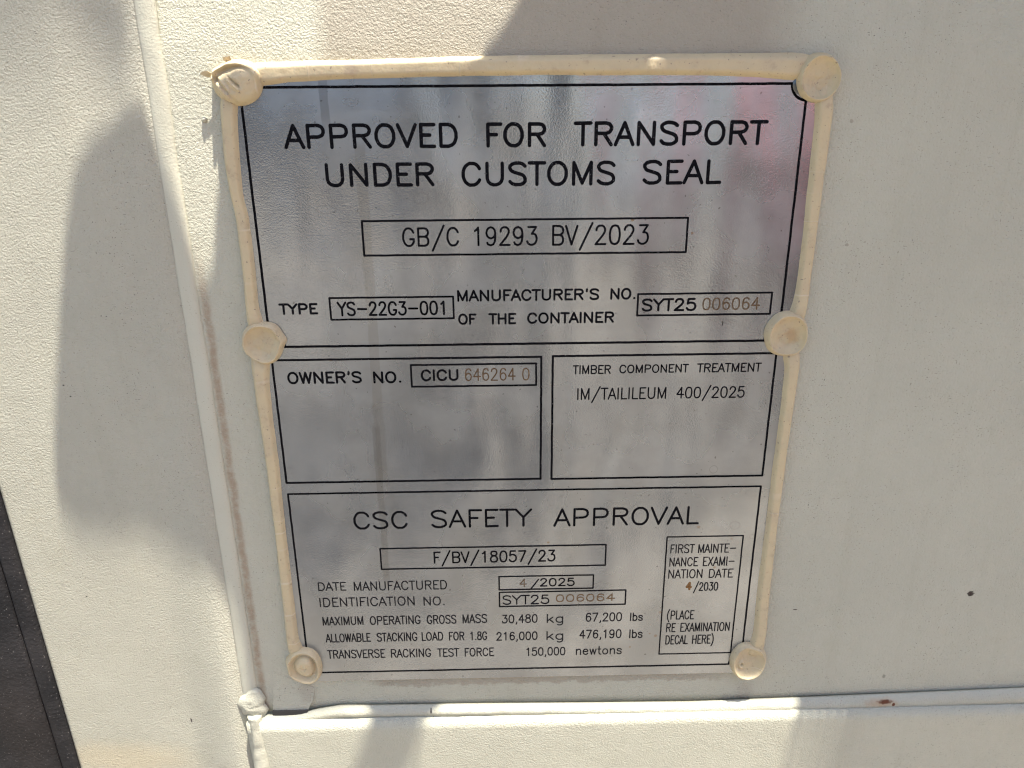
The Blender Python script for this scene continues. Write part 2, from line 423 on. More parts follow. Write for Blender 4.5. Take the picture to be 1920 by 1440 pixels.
# blob of weld metal where the three runs meet
def blob(px, py, rx, rz, h, y, seed, seg=28, rings=12, amp=.25):
    bm = bmesh.new(); c = P(px, py, y); cen = bm.verts.new((c.x, y-h, c.z)); prev = None
    for r in range(1, rings+1):
        f = r/rings; ring = []
        for i in range(seg):
            a = 2*math.pi*i/seg
            k = 1+amp*fbm(math.cos(a)*1.3+seed, math.sin(a)*1.3, seed)
            x = c.x+rx*f*k*math.cos(a); z = c.z+rz*f*k*math.sin(a)
            hh = h*(max(0, 1-f**2.2)**.7)*(1+.35*fbm(x*230, seed, z*230))
            ring.append(bm.verts.new((x, y-hh+(.001 if r == rings else 0), z)))
        for i in range(seg):
            if prev is None: bm.faces.new((cen, ring[i], ring[(i+1) % seg]))
            else: bm.faces.new((prev[i], ring[i], ring[(i+1) % seg], prev[(i+1) % seg]))
        prev = ring
    bmesh.ops.recalc_face_normals(bm, faces=bm.faces)
    return bm
link("weld_blob", blob(476, 1322, .0070, .0078, .0022, -.0003, 4.2, amp=.3), M_weld, wall)
link("weld_blob", blob(384, 224, .0011, .0010, .0011, .0010, 7.2), M_weld, wall)
# tab of the panel's edge that the lower weld left open
bm = bmesh.new()
poly = [(511, 1262), (589, 1292), (587, 1312), (582, 1322), (578, 1331), (512, 1333)]
f = bm.faces.new([bm.verts.new(P(a, b, .0003)) for a, b in poly])
for v in f.verts:
    if v.co.z > P(540, 1300, .0003).z: v.co.y = WALL-.0001
add_back(bm, .0009); link("lap_tab", bm, M_panel, wall, False)
bm = bmesh.new(); a, b = P(511, 1334, -.0003), P(577, 1332, -.0003)  # dark box stands in for the shadow under the tab
box(bm, a.x, b.x, -.0006, .001, a.z-.0022, a.z+.0002); link("gap_shade", bm, M_dark, wall, False)

bm = bmesh.new(); box(bm, PX0, .75, .003, .05, Z_TOP+.0005, 1.45); link("upper_panel", bm, M_steel, wall, False)
bm = bmesh.new(); box(bm, -1.1, PX0-.0075-.0305, .024, .06, Z_BOT, 1.45); link("door_leaf", bm, M_steel, wall, False)
RZ = 1.30; tR = (RZ-P(120, 130, WALL).z)/SUN.z
ry = WALL+SUN.y*tR; rx_ = X(246, 100, WALL)+SUN.x*tR
bm = bmesh.new(); bmesh.ops.create_cone(bm, cap_ends=True, segments=16, radius1=.0042, radius2=.0042, depth=rx_+.75)
for v in bm.verts: v.co = Vector((v.co.z+(rx_-.75)/2, ry+v.co.x, RZ+v.co.y))
box(bm, -.70, -.69, ry, .013, RZ-.004, RZ+.004)
link("shade_rod", bm, M_steel, wall)  # added rod out of view, its soft shadow dims the upper left

# rubber seal along the left edge
seal = thing("rubber_gasket", "dusty black rubber door seal running up the left edge of the container wall", "rubber seal")
EX = PX0; IX = PX0-.0075
def strip(x0, x1, yout, rnd, seed):
    n = 14; nz = 170; bm = bmesh.new(); vv = []
    for j in range(nz+1):
        z = Z_BOT+(Z_TOP-Z_BOT)*j/nz; row = []
        for i in range(n+1):
            u = -1+2*i/n
            x = x0+(x1-x0)*(i/n) + .00025*fbm(z*35, seed, i*.1)*(1 if i in (0, n) else .4)
            row.append(bm.verts.new((x, post_y(PX0+.004, z) + yout + rnd*abs(u)**4 + .0002*fbm(x*90, seed, z*90), z)))
        vv.append(row)
    for j in range(nz):
        for i in range(n): bm.faces.new((vv[j][i], vv[j][i+1], vv[j+1][i+1], vv[j+1][i]))
    add_back(bm, .012); return bm
link("seal_lip", strip(IX+.0003, EX+.0006, -.0016, .0016, 2), M_rub, seal)
link("seal_body", strip(IX-.030, IX-.0001, -.0024, .0016, 6), M_rub, seal)

# ------------------------------------------------------------------ added plate out of view, cut to the shape of the shadows it casts
Z0 = .50
def ledge(px, py, y=WALL):
    p = P(px, py, y); t = (Z0-p.z)/SUN.z
    return (p.x+SUN.x*t, y+SUN.y*t)
A = [ledge(*q) for q in ((985, -40), (942, 50), (908, 100), (893, 190), (862, 236), (760, 246), (600, 250), (500, 262), (448, 300), (415, 335), (405, 400), (403, 500),
      (378, 540), (352, 475), (318, 380), (290, 290), (272, 258), (232, 335), (190, 400), (160, 470), (138, 540), (122, 640), (108, 740), (98, 840),
      (104, 915), (140, 960), (200, 985), (260, 995), (310, 1030), (350, 1085), (395, 1130), (432, 1150), (455, 1240), (466, 1345), (490, 1380), (600, 1378), (680, 1360))]
A += [ledge(px, py, YL) for px, py in ((700, 1346), (664, 1420), (640, 1500), (720, 1500), (762, 1430), (800, 1350))]
A += [ledge(px, py) for px, py in ((830, 1344), (1150, 1343), (1480, 1340))]
A += [ledge(px, py, YL) for px, py in ((1490, 1352), (1480, 1420), (1460, 1600))]
A += [(A[-1][0]+.01, -.45), (ledge(2700, 0)[0]+.05, -.45)]
A += [(ledge(2700, 0)[0], WALL), (ledge(1100, -40)[0], WALL)]
H = [ledge(px, py, -.0030) for px, py in ((1186, 168), (1264, 168), (1238, 66))]
SL = [[ledge(*q) for q in poly_] for poly_ in (     # open slits that let thin beams reach the plate
      *[tuple((x+o_*(1-(y-262)/1100), y) for x, y in ((1192, 262), (1166, 330), (1118, 430), (1066, 560), (1006, 690), (936, 830), (878, 960)))
        + tuple((x+o_*(1-(y-262)/1100)+w_, y) for x, y in ((878, 960), (936, 830), (1006, 690), (1066, 560), (1118, 430), (1166, 330), (1192, 262)))
        for o_, w_ in ((-14, 7), (8, 9), (30, 6))],
      ((1170, 810), (1125, 900), (1105, 990), (1124, 990), (1150, 900), (1194, 810)),
      ((715, 960), (665, 1060), (615, 1150), (628, 1150), (684, 1060), (735, 960)))]
from mathutils.geometry import delaunay_2d_cdt
loops = [A, H]+SL; vin = []; ein = []
SL += [[ledge(px+k_, py, YL) for px, py in ((x_, 1349), (x_-6, 1420), (x_-20, 1600))] + [ledge(px+k_+w_, py, YL) for px, py in ((x_-20, 1600), (x_-6, 1420), (x_, 1349))]
       for x_, k_, w_ in ((1497, 0, 9), (1497, 17, 8), (1497, 35, 7), (1497, 54, 5), (1497, 74, 4), (806, -20, 6))]
loops = [A, H]+SL
for loop in loops:
    n0 = len(vin); vin += [Vector(q) for q in loop]
    ein += [(n0+i, n0+(i+1) % len(loop)) for i in range(len(loop))]
vo, _, fo, *_ = delaunay_2d_cdt(vin, ein, [], 0, 1e-7)
def inside(p):                                   # even-odd over all outlines: the added shadow plate less its openings
    c = False
    for loop in loops:
        for i in range(len(loop)):
            (x0, y0), (x1, y1) = loop[i], loop[(i+1) % len(loop)]
            if (y0 > p.y) != (y1 > p.y) and p.x < (x1-x0)*(p.y-y0)/(y1-y0)+x0: c = not c
    return c
bm = bmesh.new(); bv = [bm.verts.new((q.x, q.y, Z0)) for q in vo]
for f in fo:
    if inside((vo[f[0]]+vo[f[1]]+vo[f[2]])/3): bm.faces.new([bv[i] for i in f])
for v in list(bm.verts):
    if not v.link_faces: bm.verts.remove(v)
r = bmesh.ops.extrude_face_region(bm, geom=bm.faces[:])
for e in r['geom']:
    if isinstance(e, bmesh.types.BMVert): e.co.z += .002
bmesh.ops.recalc_face_normals(bm, faces=bm.faces)
br = link("shadow_caster", bm, M_steel, None, False)
br['label'] = "added notched steel plate, out of view above the data plate, cut to cast shadows"; br['category'] = "shadow caster"

# ------------------------------------------------------------------ the data plate
plate = thing("data_plate", "grey aluminium container approval plate with black engraved text, sealed to the cream wall", "data plate")
EDGE_B = P(985, 1269.5).z
LXp, RXp = X(450, 200)-.0042, X(1511, 185)+.0050
TZp = P(980, 158).z+.0052
bm = bmesh.new(); box(bm, LXp, RXp, 0.0, WALL-.0001, EDGE_B, TZp, .00018)
link("sheet", bm, M_plate, plate, False)

YI = -.00006
class Ink:
    def __init__(s): s.bm = bmesh.new(); s.k = 0
    def face(s, pts):
        y = YI - 1.4e-6*(s.k % 36); s.k += 1
        f = s.bm.faces.new([s.bm.verts.new((x, y, z)) for x, z in pts])
        if f.calc_area() > 0:
            f.normal_update()
            if f.normal.y > 0: f.normal_flip()
    def stroke(s, pts, w):
        h = w/2
        for i in range(len(pts)-1):
            (x0, z0), (x1, z1) = pts[i], pts[i+1]
            d = math.hypot(x1-x0, z1-z0)
            if d < 1e-9: continue
            nx, nz = -(z1-z0)/d*h, (x1-x0)/d*h
            s.face([(x0+nx, z0+nz), (x1+nx, z1+nz), (x1-nx, z1-nz), (x0-nx, z0-nz)])
        for x, z in pts:
            s.face([(x+h*math.cos(a), z+h*math.sin(a)) for a in [2*math.pi*i/12 for i in range(12)]])
    def done(s, name, mat, label=None):
        o = link(name, s.bm, mat, plate, False)
        if label: o['label'] = label
        return o
def rough_line(a, b, step=.0025, amp=.00005):
    n = max(1, int(math.hypot(b[0]-a[0], b[1]-a[1])/step))
    return [(a[0]+(b[0]-a[0])*i/n + (amp*random.uniform(-1, 1) if 0 < i < n else 0), a[1]+(b[1]-a[1])*i/n + (amp*random.uniform(-1, 1) if 0 < i < n else 0)) for i in range(n+1)]
def rect_pts(tl, tr, br_, bl):
    q = [P(*v) for v in (tl, tr, br_, bl)]
    xl, xr = (q[0].x+q[3].x)/2, (q[1].x+q[2].x)/2
    zt, zb = (q[0].z+q[1].z)/2, (q[2].z+q[3].z)/2
    return xl, xr, zb, zt
def frame(name, tl, tr, br_, bl, wpx, notch=(), mat=None):
    xl, xr, zb, zt = rect_pts(tl, tr, br_, bl)
    w = wpx*pxm((tl[0]+tr[0])/2, (tl[1]+bl[1])/2)
    r = .0056
    corners = [('tl', xl, zt, 1, -1), ('tr', xr, zt, -1, -1), ('br', xr, zb, -1, 1), ('bl', xl, zb, 1, 1)]
    pts = []
    for k, x, z, sx, sz in corners:
        if k in notch:      # the line runs round the rivet hole in an inward quarter circle
            arc = [(x+sx*r*math.cos(R(a)), z+sz*r*math.sin(R(a))) for a in range(0, 91, 10)]
            if k in ('tl', 'br'): arc = arc[::-1]
            pts += arc
        else: pts.append((x, z))
    pts.append(pts[0])
    full = []
    for i in range(len(pts)-1): full += rough_line(pts[i], pts[i+1])[:-1]
    full.append(pts[-1])
    ink = Ink(); ink.stroke(full, w)
    return ink.done(name, mat or M_ink)
frame("panel_border", (450.5, 165), (1514, 155.3), (1460, 638), (506.5, 651), 4.6, ('tl', 'tr', 'bl', 'br'))
frame("panel_border", (510, 675.5), (1015, 669), (1013.5, 897.5), (537, 905.5), 4.0)
frame("panel_border", (1036, 669), (1456, 661), (1429, 891.5), (1034.5, 898), 4.0)
frame("panel_border", (540, 926.5), (1427, 911.5), (1388, 1244.6), (580, 1261.6), 3.4, ('bl', 'br'))
FR = [((677.5, 415), (1291, 408), (1285, 472.5), (684, 479.5), 3.8), ((617.5, 558), (850, 557), (850.5, 597), (621, 599), 3.6), ((1196, 552), (1447.5, 548), (1444, 587.5), (1195, 592.5), 3.6),
      ((770, 684), (1005, 682), (1005.5, 722), (772.5, 725), 3.6), ((712.5, 1028), (1136, 1022), (1135, 1060), (715.5, 1067), 3.0), ((935.5, 1081), (1112.5, 1078), (1112, 1102.5), (936, 1106), 2.8),
      ((936, 1111), (1173, 1106), (1172.5, 1133), (937, 1137), 2.8), ((1250.5, 1007), (1394, 1004), (1369.5, 1223), (1236, 1227), 2.6)]
for a, b, c, d, w in FR: frame("field_frame", a, b, c, d, w)

G = {  # single-stroke engraver's letters on a 21-unit cap height: advance, strokes
'A': '9,21 1,0|9,21 17,0|4,7 14,7', 'B': '4,21 4,0|4,21 13,21 16,20 17,19 18,17 18,15 17,13 16,12 13,11|4,11 13,11 16,10 17,9 18,7 18,4 17,2 16,1 13,0 4,0',
'C': '18,16 17,18 15,20 13,21 9,21 7,20 5,18 4,16 3,13 3,8 4,5 5,3 7,1 9,0 13,0 15,1 17,3 18,5', 'D': '4,21 4,0|4,21 11,21 14,20 16,18 17,16 18,13 18,8 17,5 16,3 14,1 11,0 4,0',
'E': '4,21 4,0|4,21 16,21|4,11 12,11|4,0 16,0', 'F': '4,21 4,0|4,21 16,21|4,11 12,11', 'G': '18,16 17,18 15,20 13,21 9,21 7,20 5,18 4,16 3,13 3,8 4,5 5,3 7,1 9,0 13,0 15,1 17,3 18,5 18,8|13,8 18,8',
'H': '4,21 4,0|18,21 18,0|4,11 18,11', 'I': '4,21 4,0', 'J': '12,21 12,5 11,2 10,1 8,0 6,0 4,1 3,2 2,5 2,7', 'K': '4,21 4,0|18,21 4,7|9,12 18,0', 'L': '4,21 4,0|4,0 15,0',
'M': '4,0 4,21 12,1 20,21 20,0', 'N': '4,0 4,21 18,0 18,21', 'O': '9,21 7,20 5,18 4,16 3,13 3,8 4,5 5,3 7,1 9,0 13,0 15,1 17,3 18,5 19,8 19,13 18,16 17,18 15,20 13,21 9,21',
'P': '4,21 4,0|4,21 13,21 16,20 17,19 18,17 18,14 17,12 16,11 13,10 4,10', 'R': '4,21 4,0|4,21 13,21 16,20 17,19 18,17 18,15 17,13 16,12 13,11 4,11|11,11 18,0',
'S': '17,18 15,20 12,21 8,21 5,20 3,18 3,16 4,14 5,13 7,12 13,10 15,9 16,8 17,6 17,3 15,1 12,0 8,0 5,1 3,3', 'T': '8,21 8,0|1,21 15,21', 'U': '4,21 4,6 5,3 7,1 10,0 12,0 15,1 17,3 18,6 18,21',
'V': '1,21 9,0 17,21', 'W': '2,21 7,0 12,21 17,0 22,21', 'X': '3,21 17,0|17,21 3,0', 'Y': '1,21 9,11 9,0|17,21 9,11',
'0': '9,21 6,20 4,17 3,12 3,9 4,4 6,1 9,0 11,0 14,1 16,4 17,9 17,12 16,17 14,20 11,21 9,21', '1': '6,17 8,18 11,21 11,0', '2': '4,16 4,17 5,19 6,20 8,21 12,21 14,20 15,19 16,17 16,15 15,13 13,10 3,0 17,0',
'3': '5,21 16,21 10,13 13,13 15,12 16,11 17,8 17,6 16,3 14,1 11,0 8,0 5,1 4,2 3,4', '4': '13,0 13,21 3,7 18,7', '5': '15,21 5,21 4,12 5,13 8,14 11,14 14,13 16,11 17,8 17,6 16,3 14,1 11,0 8,0 5,1 4,2 3,4',
'6': '16,18 15,20 12,21 10,21 7,20 5,17 4,12 4,7 5,3 7,1 10,0 11,0 14,1 16,3 17,6 17,7 16,10 14,12 11,13 10,13 7,12 5,10 4,7', '7': '3,21 17,21 7,0',
'8': '8,21 5,20 4,18 4,16 5,14 7,13 11,12 14,11 16,9 17,7 17,4 16,2 15,1 12,0 8,0 5,1 4,2 3,4 3,7 4,9 6,11 9,12 13,13 15,14 16,16 16,18 15,20 12,21 8,21',
'9': '16,14 15,11 13,9 10,8 9,8 6,9 4,11 3,14 3,15 4,18 6,20 9,21 10,21 13,20 15,18 16,14 16,9 15,4 13,1 10,0 8,0 5,1 4,3',
'/': '20,24 3,-6', '-': '4,10 21,10', '.': '5,1 5.6,1', ',': '6,1 6,-1 5,-3 4,-4', "'": '5,21 5.4,20 4.6,17', '(': '11,25 9,23 7,20 5,16 4,11 4,7 5,2 7,-2 9,-5 11,-7', ')': '3,25 5,23 7,20 9,16 10,11 10,7 9,2 7,-2 5,-5 3,-7',
'k': '4,21 4,0|14,14 4,4|8,8 15,0', 'g': '15,14 15,-2 14,-5 13,-6 11,-7 8,-7 6,-6|15,11 13,13 11,14 8,14 6,13 4,11 3,8 3,6 4,3 6,1 8,0 11,0 13,1 15,3', 'l': '4,21 4,0',
'b': '4,21 4,0|4,11 6,13 8,14 11,14 13,13 15,11 16,8 16,6 15,3 13,1 11,0 8,0 6,1 4,3', 's': '14,11 13,13 10,14 7,14 4,13 3,11 4,9 6,8 11,7 13,6 14,4 14,3 13,1 10,0 7,0 4,1 3,3',
'n': '4,14 4,0|4,10 7,13 9,14 12,14 14,13 15,10 15,0', 'e': '3,8 15,8 15,10 14,12 13,13 11,14 8,14 6,13 4,11 3,8 3,6 4,3 6,1 8,0 11,0 13,1 15,3', 'w': '3,14 7,0 11,14 15,0 19,14', 't': '5,21 5,4 6,1 8,0 10,0|2,14 9,14',
'o': '8,14 6,13 4,11 3,8 3,6 4,3 6,1 8,0 11,0 13,1 15,3 16,6 16,8 15,11 13,13 11,14 8,14'}
ADV = dict(A=18, B=21, C=21, D=21, E=18, F=17, G=21, H=22, I=8, J=16, K=21, L=16, M=24, N=22, O=22, P=21, R=21, S=20, T=16, U=22, V=18, W=24, X=20, Y=18)
ADV.update({'/': 22, '-': 25, '.': 10, ',': 10, "'": 9, '(': 14, ')': 14, 'k': 17, 'g': 19, 'l': 8, 'b': 19, 's': 17, 'n': 19, 'e': 18, 'w': 22, 't': 12, 'o': 19})
GL = {k: [[tuple(map(float, q.split(','))) for q in s.split(' ')] for s in v.split('|')] for k, v in G.items()}
def word(ink, txt, xl, bl, xr, br_, top, wpx, jit=.35):
    """one word set between two points of its base line; 'top' is the photo height of its capitals"""
    a, b = P(xl, bl), P(xr, br_); z = (a.z+b.z)/2
    cap = P((xl+xr)/2, top).z - z
    w = (1.10 if wpx > 5 else 1.0 if wpx > 3 else .92)*wpx*pxm((xl+xr)/2, bl)
    strokes = []; x = 0.0
    for ch in txt:
        for s in GL[ch]: strokes.append([(x+u, v) for u, v in s])
        x += ADV.get(ch, 20)
    u0 = min(u for s in strokes for u, v in s); u1 = max(u for s in strokes for u, v in s)
    sx = (b.x-a.x-w)/(u1-u0) if u1-u0 > .5 else 0
    sz = (cap-w)/21.0
    for s in strokes:
        ink.stroke([(a.x+w/2+(u-u0)*sx, z+w/2+v*sz + random.uniform(-1, 1)*jit*w*.12) for u, v in s], w)
def line(name, words, wpx, mat=None, label=None):
    ink = Ink()
    for wd in words: word(ink, *wd, wpx)
    txt = ' '.join(w[0] for w in words)
    ink.done(name, mat or M_ink, label or ('line of black letters reading "%s"' % txt))

T = "text_line"
line(T, [("APPROVED", 533.5, 280, 859, 277.5, 231), ("FOR", 912, 277, 1024, 276, 229), ("TRANSPORT", 1075, 275, 1437, 272, 226)], 6.0)
line(T, [("UNDER", 612, 351, 815, 350, 305), ("CUSTOMS", 866, 350, 1153, 348, 302), ("SEAL", 1204, 347, 1352, 345, 299)], 5.8)
line(T, [("GB/C", 755, 463, 861, 462, 426), ("19293", 889, 462, 1008, 460.5, 424), ("BV/2023", 1035, 460.5, 1216, 459, 421)], 3.9)
line(T, [("TYPE", 524, 590, 597, 590, 568.5)], 4.2)
line(T, [("YS-22G3-001", 633, 592.5, 834.5, 591.5, 564.5)], 3.9)
line(T, [("MANUFACTURER'S", 857.5, 565.5, 1123, 563, 542), ("NO.", 1144, 562.5, 1191.5, 561, 540)], 3.9)
line(T, [("OF", 859.5, 609, 894, 608.5, 588), ("THE", 916, 608.5, 968, 608, 587), ("CONTAINER", 988.5, 607, 1151, 605.5, 585)], 3.9)
line(T, [("SYT25", 1203, 584.5, 1305, 583, 559)], 4.1)
line("stamped_number", [("006064", 1316, 582, 1424, 580.5, 557.5)], 2.9, M_brown, 'brown stamped number "006064" in the upper right field')
line(T, [("OWNER'S", 540, 720, 679, 719, 696.5), ("NO.", 700.5, 719, 753, 718.5, 696)], 4.2)
line(T, [("CICU", 789.5, 715, 860, 714, 692.5)], 4.0)
line("stamped_number", [("646264", 872, 714.5, 967, 713.5, 690), ("0", 979, 713.5, 993, 713, 689.5)], 2.7, M_brown, 'brown stamped number "646264 0"')
line(T, [("TIMBER", 1073.5, 702, 1145, 701, 684.5), ("COMPONENT", 1161, 700, 1291, 698.5, 683), ("TREATMENT", 1306, 698.5, 1427, 697, 680.5)], 2.7)
line(T, [("IM/TAILILEUM", 1082, 750, 1248.5, 748, 726.5), ("400/2025", 1267.5, 747.5, 1395.5, 745.5, 724.5)], 2.8)
line(T, [("CSC", 664, 992.5, 765, 992, 958.5), ("SAFETY", 809, 990, 998, 987.5, 954.5), ("APPROVAL", 1037.5, 987, 1310, 983.5, 951)], 4.4)
line(T, [("F/BV/18057/23", 813.5, 1056, 1041.5, 1053.5, 1032.5)], 3.1)
line(T, [("DATE", 597, 1108, 650, 1107.5, 1091.5), ("MANUFACTURED", 664, 1107.5, 838.5, 1105.5, 1089)], 2.5, M_ink_thin)
line("stamped_number", [("4", 974, 1101, 988, 1100.5, 1085)], 2.2, M_brown, 'brown stamped digit "4" before the year 2025')
line(T, [("/", 994, 1102, 1011, 1101.5, 1087), ("2025", 1012, 1100, 1077.5, 1098.5, 1083.5)], 2.9, None, 'line of black letters reading "/2025"')
line(T, [("IDENTIFICATION", 600, 1137.5, 778, 1136, 1119.5), ("NO.", 794.5, 1135.5, 834, 1135, 1118.5)], 2.5, M_ink_thin)
line(T, [("SYT25", 942.5, 1134, 1030, 1132.5, 1115.5)], 2.8)
line("stamped_number", [("006064", 1042, 1130, 1153, 1126, 1113.5)], 2.6, M_brown_pale, 'pale brown stamped number "006064" in the lower field')
line(T, [("MAXIMUM", 605.5, 1172.5, 682, 1172, 1156), ("OPERATING", 694, 1171.5, 789, 1170.5, 1154.5), ("GROSS", 800.5, 1170, 856, 1169.5, 1153), ("MASS", 867.5, 1169, 913.5, 1168, 1151.5),
         ("30,480", 941, 1168.5, 1008, 1168, 1152), ("kg", 1025, 1168, 1056, 1167.5, 1151), ("67,200", 1098, 1165.5, 1166, 1165, 1148.5), ("lbs", 1181, 1164.5, 1205, 1164, 1148.5)], 2.5, M_ink_thin)
line(T, [("ALLOWABLE", 611, 1204.5, 696, 1203.5, 1187.5), ("STACKING", 707, 1203, 783, 1202, 1186), ("LOAD", 791, 1201.5, 831.5, 1201, 1185), ("FOR", 842, 1201, 871, 1200.5, 1184.5), ("1.8G", 882, 1200.5, 913.5, 1200, 1184),
         ("216,000", 930.5, 1201, 1008, 1200, 1184.5), ("kg", 1024.5, 1200, 1056, 1199.5, 1183), ("476,190", 1086, 1197.5, 1165, 1196.5, 1180.5), ("lbs", 1179.5, 1196.5, 1204.5, 1196, 1180)], 2.5, M_ink_thin)
line(T, [("TRANSVERSE", 614.5, 1235, 723, 1233.5, 1218), ("RACKING", 733.5, 1233, 808.5, 1232, 1216.5), ("TEST", 820, 1232, 861.5, 1231, 1215.5), ("FORCE", 871.5, 1231, 926.5, 1230, 1214.5),
         ("150,000", 987, 1230, 1060, 1228.5, 1213.5), ("newtons", 1079.5, 1228, 1165.5, 1226.5, 1211)], 2.4, M_ink_thin)
line(T, [("FIRST", 1256.5, 1038, 1302, 1037, 1020.5), ("MAINTE-", 1308.5, 1037, 1379.5, 1036, 1019.5)], 2.3, M_ink_thin)
line(T, [("NANCE", 1254.5, 1062.5, 1308.5, 1061.5, 1045), ("EXAMI-", 1317.5, 1061.5, 1376.5, 1060.5, 1043.5)], 2.3, M_ink_thin)
line(T, [("NATION", 1252.5, 1085, 1316.5, 1084, 1067.5), ("DATE", 1328.5, 1083.5, 1374, 1083, 1066.5)], 2.3, M_ink_thin)
line("stamped_number", [("4", 1285, 1107, 1297, 1106, 1091)], 4.4, M_rustink, 'rusty smudged digit "4" in the examination box')
line(T, [("/2030", 1299.5, 1108.5, 1346, 1107, 1091.5)], 2.3, M_ink_thin)
line(T, [("(PLACE", 1250, 1162, 1301, 1161, 1144.5)], 2.3, M_ink_thin)
line(T, [("RE", 1248.5, 1185.5, 1266.5, 1185, 1168.5), ("EXAMINATION", 1275, 1184.5, 1367.5, 1183, 1167)], 2.3, M_ink_thin)
line(T, [("DECAL", 1247, 1208.5, 1289.5, 1207.5, 1191), ("HERE)", 1297, 1207.5, 1337.5, 1206.5, 1190)], 2.3, M_ink_thin)
# the bare rivet that shows beside the upper right dab
bm = bmesh.new(); c = P(1505, 158)
bmesh.ops.create_uvsphere(bm, u_segments=28, v_segments=14, radius=1.0)
for v in bm.verts: v.co = Vector((c.x+v.co.x*.0036, v.co.y*.0008, c.z+v.co.z*.0036))
link("rivet", bm, M_rivet, plate)

# ------------------------------------------------------------------ sealant round the plate
sb = thing("sealant_bead", "cream sealant bead framing the top and both sides of the data plate", "sealant")
HB = .0025; YB = .0004
def bead_strip(st, seed, label):
    pts = [((l+r)/2, y, (r-l), h, YB) for l, r, y, h in st]
    o = link("bead_strip", bead(resample(pts, .0012), flatarch, 22, .00016, 70, seed), M_seal, sb)
    o['label'] = label
def hstrip(st, seed, label):
    pts = [(x, (t+b)/2, (b-t), h, YB) for x, t, b, h in st]
    o = link("bead_strip", bead(resample(pts, .0012), flatarch, 22, .00016, 70, seed), M_seal, sb)
    o['label'] = label
hstrip([(470, 122, 162, .0010), (486, 119, 160, .0026), (502, 118, 160, .0028), (530, 117.5, 154, HB), (600, 115, 150, HB), (700, 112, 147, HB), (800, 109, 144, HB), (900, 106, 142, HB), (1050, 104, 141, HB), (1200, 103, 140, HB), (1320, 102, 141, HB), (1420, 101, 144, HB),
        (1488, 100, 150, HB), (1503, 101, 151, .0028), (1520, 106, 150, .0010)], 1, "sunlit strip along the top edge")
bead_strip([(415, 448, 172, .0010), (413, 449, 192, .0028), (413, 447, 215, .0028), (421, 451.5, 300, .0028), (432, 458, 370, HB), (441, 467.5, 400, HB), (454, 480, 500, HB), (462, 487, 580, HB), (463, 496, 604, .0030), (470, 500, 622, .0010)], 2, "upper strip on the left side")
bead_strip([(474, 508, 662, .0010), (470, 509, 680, .0028), (471, 508, 692, .0028), (476, 507.5, 720, .0028), (481.5, 511, 760, .0028), (500.5, 526, 880, .0028), (515, 538, 1000, .0028), (531, 553, 1130, .0028), (537, 562, 1200, .0032), (541, 574, 1221, .0026), (548, 578, 1234, .0008)], 3, "lower strip on the left side")
bead_strip([(1526, 1558, 168, .0010), (1526, 1563, 188, .0030), (1527, 1562, 208, HB), (1517, 1551, 300, HB), (1504, 1531, 440, HB), (1490, 1517, 550, HB), (1481, 1513, 583, .0028), (1470, 1511, 598, .0028), (1468, 1502, 612, .0010)], 4, "upper strip on the right side")
bead_strip([(1466, 1494, 646, .0010), (1464, 1500, 664, .0028), (1470, 1501, 680, .0028), (1464, 1489.5, 755, .0028), (1450, 1476, 850, .0028), (1437, 1461.5, 960, .0028), (1418.5, 1444.5, 1105, .0028), (1411, 1437, 1188, .0032), (1400, 1434, 1212, .0026), (1396, 1424, 1228, .0008)], 5, "lower strip on the right side")

def dab(px, py, rx, ry, h, seed, label, form, spikes=(), wob=.04):
    """a pressed lump of sealant: uneven outline, relief given by form(f, a, x, z) in units of its height"""
    y0 = YB+.0002
    c = P(px, py, -h*.45); RX, RZ = rx*pxm(px, py), ry*(P(px, py).z-P(px, py+1).z)
    bm = bmesh.new(); seg, rings = 96, 44; prev = None
    def hh(f, a, x, z):
        v = max(.30, form(f, a, x, z)) + .11*fbm(x*1.7+seed, seed, z*1.7, 1) + .035*fbm(x*5+seed, seed, z*5, 2)
        return h*v*(max(0.0, 1-((max(f, .80)-.80)/.20)**2.2)**.60)
    cen = bm.verts.new((c.x, y0-hh(0, 0, 0, 0), c.z))
    for r in range(1, rings+1):
        f = (r/rings)**.8; ring = []
        for i in range(seg):
            a = 2*math.pi*i/seg
            k = 1+wob*fbm(math.cos(a)*.9+seed, math.sin(a)*.9, seed*2, 1)*2
            for sa, amp, wd in spikes:
                da = (a-R(sa)+math.pi) % (2*math.pi)-math.pi
                k += amp*math.exp(-(da/R(wd))**2)*f*f
            x, z = f*math.cos(a), f*math.sin(a)
            ring.append(bm.verts.new((c.x+RX*x*k, y0-max(0, hh(f, a, x, z))+(.0006 if r == rings else 0), c.z+RZ*z*k)))
        for i in range(seg):
            j = (i+1) % seg
            if prev is None: bm.faces.new((cen, ring[i], ring[j]))
            else: bm.faces.new((prev[i], ring[i], ring[j], prev[j]))
        prev = ring
    bmesh.ops.recalc_face_normals(bm, faces=bm.faces)
    o = link("sealant_dab", bm, M_seal)
    o['label'] = label; o['category'] = "sealant dab"; o['group'] = "sealant dabs over the rivets of the plate"
    return o
def gauss(d, w): return math.exp(-(d/w)**2)
def dish(depth, rim, ang, lean=.25):        # thumbed hollow inside a rounded rim, deeper on one side
    def form(f, a, x, z):
        v = .90 + .16*gauss(f-rim-.02, .06)
        if f < rim: v -= depth*(1-(f/rim)**3.2)*(1+lean*math.cos(a-R(ang)))
        return v + .10*(x*math.cos(R(ang))+z*math.sin(R(ang)))*-1
    return form
